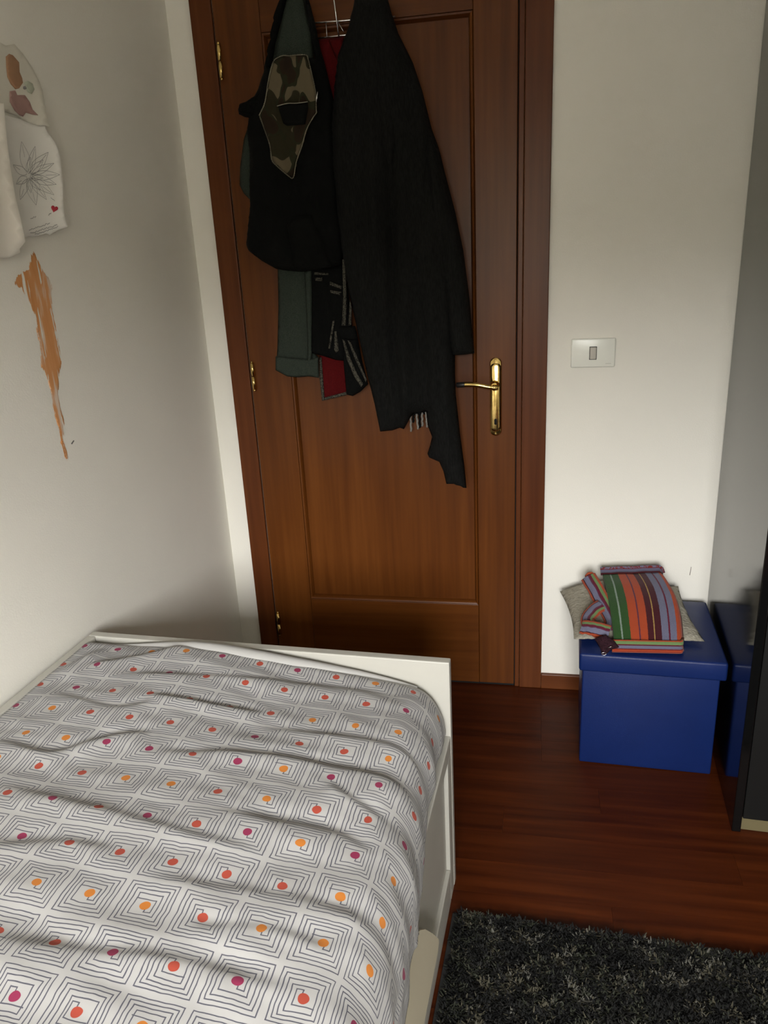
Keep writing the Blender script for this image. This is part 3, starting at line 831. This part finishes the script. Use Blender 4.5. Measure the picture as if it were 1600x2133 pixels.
# duvet
def bl(u, v, z): 
    p = BMI @ FL(u, v, z); return (p.x, p.y)
cre = [([(0, 1600), (110, 1628), (245, 1590), (330, 1585)], .013, .020), ([(310, 1505), (430, 1520), (560, 1530)], .012, .018),
       ([(330, 1625), (520, 1620), (731, 1640), (860, 1665)], .011, .020), ([(684, 1675), (725, 1700), (800, 1740)], .009, .016),
       ([(440, 1745), (600, 1762), (700, 1775), (780, 1820)], .009, .020), ([(180, 1445), (300, 1425), (420, 1395)], .013, .020),
       ([(240, 1460), (450, 1465), (650, 1465), (860, 1480)], .008, .018), ([(0, 1700), (200, 1745), (400, 1800), (560, 1830)], .008, .022),
       ([(300, 1890), (460, 1905), (640, 1925), (780, 1960)], .007, .022), ([(0, 2020), (200, 2050), (420, 2070), (600, 2120)], .011, .024),
       ([(60, 1480), (160, 1440), (230, 1400)], .011, .018), ([(0, 1830), (130, 1820), (260, 1835)], .007, .02), ([(560, 1560), (760, 1575), (880, 1600)], .007, .016),
       ([(400, 1990), (560, 1990), (700, 2030)], .007, .02), ([(120, 1500), (240, 1530), (330, 1520)], .008, .018)]
CRE = []
for pts, h_, wd in cre:
    wd = wd * .8
    P_ = [bl(u, v, .53) for u, v in pts]
    P_ = [(p.x, p.y) for p in catmull([Vector((a, b, 0)) for a, b in P_], 4)]
    CRE.append((np.array(P_), h_, wd))
NS, NT = 150, 300
S_TOT = 1.02
ss = np.linspace(0, S_TOT, NS); tt = np.linspace(.026, 2.02, NT)
XB = -BW + .022
pos = np.zeros((NT, NS, 3)); nrm = np.zeros((NT, NS, 3))
def smooth(a, b, x): 
    t = np.clip((x - a) / (b - a), 0, 1); return t * t * (3 - 2 * t)
for j, t in enumerate(tt):
    over = float(smooth(.18, .62, t))                 # further up the bed it hangs over the front rail
    xe = -.010 + .034 * over                          # where the side falls
    ar = .078; br = .110 + .02 * over
    x_top = xe - ar
    l_top = x_top - XB
    arc = math.pi / 2 * math.sqrt((ar * ar + br * br) / 2)
    zt_l, zt_r = .590, .556 + .004 * over
    for i, s in enumerate(ss):
        if s <= l_top:
            x = XB + s; q = s / l_top
            z = zt_l + (zt_r - zt_l) * q ** .85 + .012 * math.sin(math.pi * q); n_ = (0, 0, 1)
        elif s <= l_top + arc:
            a = (s - l_top) / arc * math.pi / 2
            x = x_top + ar * math.sin(a); z = zt_r - br * (1 - math.cos(a)); n_ = (math.sin(a), 0, math.cos(a))
        else:
            dz = s - l_top - arc
            zz = zt_r - br - dz
            zmin = .425 - .085 * over
            x = xe + .004 * math.sin(t * 21) * over; z = zz; n_ = (1, 0, 0)
            if z < zmin: z = zmin - .0004 * (zmin - z) ; x = xe - .35 * (zmin - zz)
        pos[j, i] = (x, -t, z); nrm[j, i] = n_
# foot end rolls down to the mattress
fe = np.clip((tt - .026) / .045, 0, 1)
drop = (1 - np.sqrt(1 - (1 - fe) ** 2)) * .040
swell = np.exp(-((tt - .04) / .16) ** 2)[:, None] * (.004 + .008 * np.exp(-((ss - .28) / .22) ** 2))[None, :] * np.clip((.74 - ss) / .1, 0, 1)[None, :]
pos[:, :, 2] += swell
pos[:, :, 2] -= drop[:, None] * np.clip((pos[:, :, 2] - .40) / .1, 0, 1)
# creases and softness
Xf, Yf = pos[:, :, 0], pos[:, :, 1]
H = np.zeros_like(Xf)
flat = np.stack([Xf, Yf], -1).reshape(-1, 2)
for P_, h_, wd in CRE:
    a = P_[:-1]; b = P_[1:]; d_ = b - a; L = (d_ ** 2).sum(1)
    best = np.full(len(flat), 9.0); sgn = np.zeros(len(flat)); tb = np.zeros(len(flat))
    for k_ in range(len(a)):
        t_ = np.clip(((flat - a[k_]) @ d_[k_]) / L[k_], 0, 1)
        c = a[k_] + t_[:, None] * d_[k_]; v_ = flat - c; dd = np.hypot(v_[:, 0], v_[:, 1])
        m_ = dd < best; best[m_] = dd[m_]; sgn[m_] = np.sign(v_[m_, 1]); tb[m_] = (k_ + t_[m_]) / len(a)
    sd = best * sgn                                       # + = towards the door
    env = np.clip(np.sin(np.pi * np.clip(tb, .02, .98)) * 1.6, 0, 1)
    prof = np.where(sd > 0, np.exp(-(sd / (wd * .55)) ** 2), np.exp(-(sd / (wd * 1.9)) ** 2))
    dip = -.45 * np.exp(-((sd - wd * 1.1) / (wd * .8)) ** 2)
    H += (.50 * h_ * env * (prof + dip)).reshape(H.shape)
for j in range(NT):
    for i in range(NS):
        x, y = Xf[j, i], Yf[j, i]; s_ = ss[i]
        H[j, i] += .009 * noise.noise((s_ * 3.2, y * 4.5, 1.3)) + .0058 * noise.noise((s_ * 5 + y * 3, y * 17, 4.1)) + .0022 * noise.noise((s_ * 16 + y * 9, y * 34, 8.2))
edge = smooth(0, .05, ss)[None, :] * smooth(.026, .07, tt)[:, None]
H *= (.25 + .75 * edge)
pos += nrm * H[:, :, None]
pos[:, :, 0] = np.maximum(pos[:, :, 0], XB - .0)
V = pos.reshape(-1, 3).tolist(); Fc = []
for j in range(NT - 1):
    for i in range(NS - 1):
        a = j * NS + i; Fc.append((a, a + NS, a + NS + 1, a + 1))
me = bpy.data.meshes.new('duvet'); me.from_pydata(V, [], Fc); me.update()
uvl = me.uv_layers.new(name='flat')
# printed-squares phase: a square centred 0.062 left of the bed corner, 0.626 up the bed
su = np.tile(ss, (NT, 1)) + XB + .062 - PX_ / 2; sv = np.tile(tt[:, None], (1, NS)) - .626 - PY_ / 2
li = np.zeros(len(me.loops), dtype=np.int32); me.loops.foreach_get('vertex_index', li)
off_u, off_v = PX_ * 40, PY_ * 0
uvs = np.stack([su.reshape(-1)[li] + off_u, sv.reshape(-1)[li] + PY_ * 8], -1)
uvl.data.foreach_set('uv', uvs.reshape(-1).astype(np.float32))
me.materials.append(M_DUVET); me.polygons.foreach_set('use_smooth', [True] * len(me.polygons))
dv = bpy.data.objects.new('duvet', me); COL.objects.link(dv)
dv.location = (.845, -.869, 0); dv.rotation_euler = (0, 0, BA)
so = dv.modifiers.new('thickness', 'SOLIDIFY'); so.thickness = .012; so.offset = -1
tag(dv, 'white duvet printed with grey square spirals and red, orange and pink dots', 'duvet')
# unprinted lip of the duvet at the foot end
jr = int(np.argmin(abs(tt - .040)))
hem = []; hr = []
for i in range(8, 118, 5):
    q = (i - 8) / 110.0
    r_ = .004 + .014 * math.sin(math.pi * q) ** 1.2 * (1.25 - .5 * q)
    hem.append((pos[jr, i, 0], -.042 + .004 * math.sin(q * 9), pos[jr, i, 2] - .004 + r_ * .35)); hr.append(r_)
tube('hem', hem, hr, plain('plain_white_cotton', (.40, .39, .37), .9), dv, 10)
# cream board leaning on the front of the bed
cbp = [(-.455, .325), (-.437, .312), (-.400, .275), (-.350, .212), (-.305, .150), (-.300, .138), (-.32, .130), (-1.0, .130), (-1.0, .33), (-.47, .33)]
V = []; 
for dx in (0.0, .006):
    for (yy, zz) in cbp: V.append((.0005 + dx + (.33 - zz) * .035, yy, zz))
n = len(cbp); Fc = [tuple(range(n)), tuple(range(n, 2*n))[::-1]] + [(i, (i+1) % n, n + (i+1) % n, n + i) for i in range(n)]
bm = bmesh.new(); vv = [bm.verts.new(v) for v in V]
for f in Fc: bm.faces.new([vv[i] for i in f])
bmesh.ops.triangulate(bm, faces=[f for f in bm.faces if len(f.verts) > 4])
cb = bm_obj('guard_board', bm, M_CREAM)
cb.location = (.845, -.869, 0); cb.rotation_euler = (0, 0, BA)
tag(cb, 'cream board with a clipped round corner against the front of the white bed', 'board')

# ------------------------------------------------------------------ blue storage box
QA = math.radians(-2.6)
bx = empty('storage_box', (1.152, -.392, 0), QA)
tag(bx, 'blue leatherette storage cube with overhanging lid beside the black wardrobe', 'storage box')
bm = bmesh.new(); add_box(bm, 0, .352, 0, .352, 0.0005, .312, .004, 2); bm_obj('body', bm, M_BLUE, bx, True)
bm = bmesh.new(); add_box(bm, -.010, .366, -.012, .362, .302, .356, .007, 3)
bmesh.ops.subdivide_edges(bm, edges=[e_ for e_ in bm.edges if e_.calc_length() > .2], cuts=8, use_grid_fill=True)
for v in bm.verts:
    if v.co.z > .34: v.co.z += .003 * (math.sin(math.pi * (v.co.x + .01) / .376) * math.sin(math.pi * (v.co.y + .012) / .374)) ** .5 if 0 < v.co.x < .356 and 0 < v.co.y < .35 else 0
bm_obj('lid', bm, M_BLUE, bx, True)

# cream cushion lying on the lid, back edge up
def patch(fn, nu, nv):
    V = []; Fc = []
    for side in (1, -1):
        for j in range(nv + 1):
            for i in range(nu + 1): V.append(fn(i / nu, j / nv, side))
    n1 = (nu + 1) * (nv + 1)
    for j in range(nv):
        for i in range(nu):
            a = j * (nu + 1) + i
            Fc.append((a, a + 1, a + nu + 2, a + nu + 1)); Fc.append((n1 + a, n1 + a + nu + 1, n1 + a + nu + 2, n1 + a + 1))
    bm = bmesh.new(); vv = [bm.verts.new(v) for v in V]
    for f in Fc: bm.faces.new([vv[i] for i in f])
    bmesh.ops.remove_doubles(bm, verts=bm.verts, dist=.0005)
    return bm
c00, c10, c01, c11 = Vector((1.128, -.352, .372)), Vector((1.474, -.330, .370)), Vector((1.098, -.062, .378)), Vector((1.447, -.058, .410))
def cush(u, v, side):
    p = c00.lerp(c10, u).lerp(c01.lerp(c11, u), v)
    e_ = (4 * u * (1 - u)) ** .45 * (4 * v * (1 - v)) ** .45
    pin = .018
    p += Vector((pin * (4*v*(1-v)) * (2*u-1) * -.6, pin * (4*u*(1-u)) * (2*v-1) * -.4, 0))
    p.z += .030 * v * v * math.sin(math.pi * min(1, u * 1.15 + .02)) ** .8
    fz = .003 * noise.noise((u * 9, v * 9, 2)) + .0015 * noise.noise((u * 40, v * 40, 5))
    if side > 0: p.z += .028 * e_ + fz
    else: p.z = p.z * (1 - e_) + e_ * max(.3625, p.z - .022)
    return p
cu_ = bm_obj('cushion', patch(cush, 44, 40), M_FLEECE, None, True)
tag(cu_, 'cream fleece cushion lying on the blue storage box under the striped bag', 'cushion')

# striped shoulder bag
bg = empty('striped_bag', (1.32, -.39, .365))
tag(bg, 'woven shoulder bag with orange, green, maroon and lavender stripes, folded on the cushion', 'bag')
CO = {k_: tuple(c * .80 for c in v_) for k_, v_ in dict(orange=(.43, .068, .022), green=(.030, .085, .020), lgreen=(.16, .26, .10), maroon=(.065, .009, .014), lav=(.17, .17, .25), dred=(.20, .022, .018), wine=(.13, .012, .03), pale=(.25, .32, .26), yellow=(.42, .27, .08), purple=(.11, .03, .06)).items()}
def stripe_mat(name, axis_attr, stops):
    m, nt, b = new_mat(name); setp(b, rough=.95, spec=.15, sheen=.1)
    uv = nt.nodes.new('ShaderNodeUVMap'); uv.uv_map = 'cloth'
    s = nt.nodes.new('ShaderNodeSeparateXYZ'); nt.links.new(uv.outputs[0], s.inputs[0])
    nz = noise_node(nt, 220, 2)
    a = X(nt, s.outputs[axis_attr]) + (X(nt, nz.outputs[0]) - .5) * .012
    r = ramp(nt, a.k, [(p, CO[c]) for p, c in stops]); r.color_ramp.interpolation = 'CONSTANT'
    nt.links.new(r.outputs[0], b.inputs['Base Color'])
    n2 = noise_node(nt, 1, 2, sc3=(700, 160, 700)); bump(nt, b, n2.outputs[0], .0012)
    return m
def grid_uv(name, fn, nu, nv, mat, parent, close_thick=None):
    V = []; Fc = []; uvv = []
    for j in range(nv + 1):
        for i in range(nu + 1): V.append(fn(i / nu, j / nv)); uvv.append((i / nu, j / nv))
    for j in range(nv):
        for i in range(nu):
            a = j * (nu + 1) + i; Fc.append((a, a + 1, a + nu + 2, a + nu + 1))
    o = mesh_obj(name, V, Fc, mat, parent, True, True)
    u_ = o.data.uv_layers.new(name='cloth')
    for l in o.data.loops: u_.data[l.index].uv = uvv[l.vertex_index]
    if close_thick:
        md = o.modifiers.new('thickness', 'SOLIDIFY'); md.thickness = close_thick; md.offset = -1
    return o
M_ST1 = stripe_mat('bag_stripes_top', 0, [(0, 'green'), (.11, 'pale'), (.135, 'green'), (.245, 'orange'), (.365, 'purple'), (.385, 'orange'), (.49, 'maroon'), (.575, 'yellow'), (.592, 'maroon'), (.685, 'lav'), (.785, 'wine'), (.805, 'lav'), (.895, 'orange'), (1, 'orange')])
b00, b10 = Vector((1.232, -.392, .386)), Vector((1.412, -.382, .386))
b01, b11 = Vector((1.222, -.090, .455)), Vector((1.398, -.090, .468))
def bag_top(u, v):
    p = b00.lerp(b10, u).lerp(b01.lerp(b11, u), v)
    p.x += .014 * math.sin(math.pi * v) * u
    p.z += .020 * math.sin(math.pi * v) + .010 * math.sin(math.pi * u) * (1 - v) * v * 3
    k_ = max(0, (u - .93) / .07); p.z -= .02 * k_ * k_
    p.z += .0025 * noise.noise((u * 5, v * 6, 3))
    return p
grid_uv('top_panel', bag_top, 40, 30, M_ST1, bg, .016)
# folded front: stacked rolls with lengthwise stripes
M_STF = stripe_mat('bag_stripes_fold', 1, [(0, 'dred'), (.10, 'orange'), (.22, 'dred'), (.27, 'orange'), (.34, 'dred'), (.40, 'lav'), (.60, 'lav'), (.64, 'wine'), (.76, 'lgreen'), (.90, 'lgreen'), (.93, 'orange'), (1, 'green')])
def bag_front(u, v):
    x = 1.226 + .187 * u; base = .3605
    a = v
    z = base + .036 * v - .003 * u * 0
    bul = .010 * abs(math.sin(math.pi * min(1, v * 2.0))) if v < .5 else .008 * math.sin(math.pi * (v - .5) * 2)
    y = -.396 + .010 * u + .006 * v - bul
    if u > .95: y += .02 * ((u - .95) / .05) ** 2
    return Vector((x, y, z))
grid_uv('front_fold', bag_front, 30, 24, M_STF, bg, .012)
M_STB = stripe_mat('bag_stripes_back', 1, [(0, 'maroon'), (.12, 'lav'), (.50, 'purple'), (.58, 'dred'), (.8, 'lav'), (1, 'dred')])
def bag_back(u, v):
    p = bag_top(u, 1.0); a = v * math.pi * .9
    return p + Vector((-.006 * (1 - u), .016 * math.sin(a) * .9 + .006 * v, .002 + .010 * (1 - math.cos(a)) * .5))
grid_uv('back_fold', bag_back, 30, 12, M_STB, bg, .006)
# strap: striped band bunched on the left side
M_STS = stripe_mat('bag_stripes_strap', 1, [(0, 'orange'), (.16, 'lgreen'), (.32, 'wine'), (.44, 'purple'), (.50, 'lav'), (.80, 'maroon'), (.86, 'orange'), (1, 'dred')])
def band(name, path, wid, nrmv, curl=.006, n=50):
    P_ = catmull(path, 8); m_ = len(P_) - 1
    def fn(u, v):
        f = u * m_; i = min(int(f), m_ - 1); p = P_[i].lerp(P_[i+1], f - i)
        t = (P_[min(i+2, m_)] - P_[max(i-1, 0)]).normalized()
        nv = Vector(nrmv); s = t.cross(nv).normalized()
        return p + s * (v - .5) * wid + nv * (curl * math.sin(math.pi * v) + .0025 * noise.noise((u * 8, v * 3, 9)))
    return grid_uv(name, fn, n, 10, M_STS, bg, .006)
W2 = lambda u, v, y: W(u, v, y)
band('strap', [W(1226, 1203, -.13), W(1240, 1225, -.17), W(1256, 1255, -.22), W(1275, 1290, -.28), W(1274, 1315, -.33)], .040, (-.25, -.75, .6), .010)
band('strap', [W(1254, 1262, -.24), W(1236, 1275, -.27), W(1225, 1295, -.31), W(1240, 1312, -.35), W(1264, 1322, -.365)], .034, (-.2, -.7, .65), .008)
band('strap', [W(1212, 1307, -.335), W(1228, 1308, -.35), W(1248, 1312, -.362), W(1268, 1318, -.37)], .034, (0, -.8, .6), .008)
tube('strap_knot', catmull([W(1222, 1202, -.12), W(1226, 1196, -.12), W(1234, 1196, -.12), W(1238, 1206, -.125), W(1246, 1216, -.13)], 4), .006, plain('orange_wool', CO['orange'], .95), bg, 8, True)
M_DKP = fabric('dark_purple_wool', (.012, .004, .006), (.035, .012, .018), scale=300)
puff('strap_end', [(1238, 1330), (1262, 1322), (1280, 1335), (1290, 1348), (1272, 1354), (1262, 1364), (1254, 1362), (1250, 1350)], -.400, .010, .012, M_DKP, bg, nfold(.006, 80, 80, 3), .005)
ring = [W(1258, 1362, -.412) + Vector((.006 * math.cos(a), 0, .004 * math.sin(a))) for a in np.linspace(0, 2 * math.pi, 13)]
tube('buckle', ring, .001, M_CHROME, bg, 6, True)
tube('buckle', [W(1266, 1350, -.414), W(1276, 1346, -.413)], .0014, M_CHROME, bg, 6, True)

# ------------------------------------------------------------------ wardrobe
WA = math.radians(-3.4)
wd_ = empty('wardrobe', (1.547, -.008, 0), WA)
tag(wd_, 'tall black wardrobe with glossy side panel and beige plinth', 'wardrobe')
WH = 2.32; WWD = 1.0; DD = .618
box('side_panel', 0, .021, -DD, 0, 0, WH, M_WARDG, wd_, .002)
box('side_panel', WWD - .021, WWD, -DD, 0, 0, WH, M_WARDG, wd_, .002)
box('plinth', .0215, WWD - .0215, -DD + .012, -DD + .028, 0, .040, M_PLINTH, wd_, .001)
for i in range(2):
    a = .0225 + i * (WWD - .044) / 2
    d_ = box('door', a, a + (WWD - .046) / 2 - .001, -DD + .001, -DD + .019, .0415, WH - .024, M_WARDF, wd_, .0015)
    kx = a + (WWD - .046) / 2 - .04 if i == 0 else a + .04
    tube('handle', [(kx, -DD - .0, .95), (kx, -DD - .022, .955), (kx, -DD - .022, 1.145), (kx, -DD - .0, 1.15)], .005, M_WARDG, d_, 8)
box('top_panel', .0215, WWD - .0215, -DD, 0, WH - .022, WH, M_WARDG, wd_, .001)
box('back_panel', .0215, WWD - .0215, -.012, -.002, .04, WH - .0225, M_WARDF, wd_, 0)

# ------------------------------------------------------------------ rug
RA = math.radians(-2.75)
rg = empty('rug', (.848, -.975, 0), RA)
tag(rg, 'shaggy dark grey rug with paler flecks beside the bed', 'rug')
RW, RL = 1.45, 1.25
box('backing', 0, RW, -RL, 0, .0005, .008, plain('rug_backing', (.012, .012, .011), .95), rg, .002)
rng = np.random.default_rng(5)
NB = 110000
bx_ = rng.uniform(.015, RW - .002, NB); by_ = -rng.uniform(.002, RL - .002, NB)
near = 70000                                   # denser where the photo shows it
bx_[:near] = rng.uniform(.015, .85, near); by_[:near] = -rng.uniform(.002, .60, near)
ang = rng.uniform(0, 6.283, NB)
Lh = rng.uniform(.010, .021, NB); lean = rng.uniform(.004, .017, NB); wdt = rng.uniform(.0011, .0022, NB)
dx, dy = np.cos(ang), np.sin(ang); sx, sy = -dy, dx
VV = np.zeros((NB, 6, 3))
for k_, (hf, lf, wf) in enumerate(((0, 0, 1), (.65, .35, .9), (1.0, 1.0, .45))):
    cx = bx_ + dx * lean * lf; cy = by_ + dy * lean * lf; cz = .007 + Lh * hf * (1 - .25 * lf)
    VV[:, 2*k_, 0] = cx + sx * wdt * wf; VV[:, 2*k_, 1] = cy + sy * wdt * wf; VV[:, 2*k_, 2] = cz
    VV[:, 2*k_+1, 0] = cx - sx * wdt * wf; VV[:, 2*k_+1, 1] = cy - sy * wdt * wf; VV[:, 2*k_+1, 2] = cz
VV = VV.reshape(-1, 3)
base = np.arange(NB)[:, None] * 6
FF = np.concatenate([base + np.array([[0, 1, 3, 2]]), base + np.array([[2, 3, 5, 4]])], 0)
me = bpy.data.meshes.new('pile')
me.vertices.add(len(VV)); me.vertices.foreach_set('co', VV.reshape(-1))
me.loops.add(FF.size); me.loops.foreach_set('vertex_index', FF.reshape(-1).astype(np.int32))
me.polygons.add(len(FF)); me.polygons.foreach_set('loop_start', np.arange(0, FF.size, 4, dtype=np.int32))
me.update(calc_edges=True); me.validate()
# yarn colours come in tufts about two centimetres across
pal = np.array([(.0022, .0022, .0020), (.0045, .0046, .0038), (.011, .0105, .0092), (.022, .024, .015), (.048, .043, .028), (.080, .077, .064)])
wx = bx_ + .012 * np.sin(by_ * 210) + rng.normal(0, .0035, NB); wy = by_ + .012 * np.sin(bx_ * 190) + rng.normal(0, .0035, NB)
cell = (np.floor(wx / .022).astype(np.int64) * 73856093) ^ (np.floor(wy / .020).astype(np.int64) * 19349663)
hv = ((cell * 2654435761) % 1000003) / 1000003.0
hv = np.clip(hv + rng.normal(0, .035, NB), 0, .999)
ci = np.digitize(hv, [.36, .58, .73, .86, .955])
colv = np.repeat(np.concatenate([pal[ci], np.ones((NB, 1))], 1), 6, axis=0)
ca = me.color_attributes.new('yarn', 'FLOAT_COLOR', 'POINT'); ca.data.foreach_set('color', colv.reshape(-1).astype(np.float32))
m, nt, b = new_mat('shag_yarn'); setp(b, rough=.8, spec=.25)
at_ = nt.nodes.new('ShaderNodeAttribute'); at_.attribute_name = 'yarn'; nt.links.new(at_.outputs['Color'], b.inputs['Base Color'])
me.materials.append(m)
pi_ = bpy.data.objects.new('pile', me); COL.objects.link(pi_); pi_.parent = rg; pi_['kind'] = 'stuff'
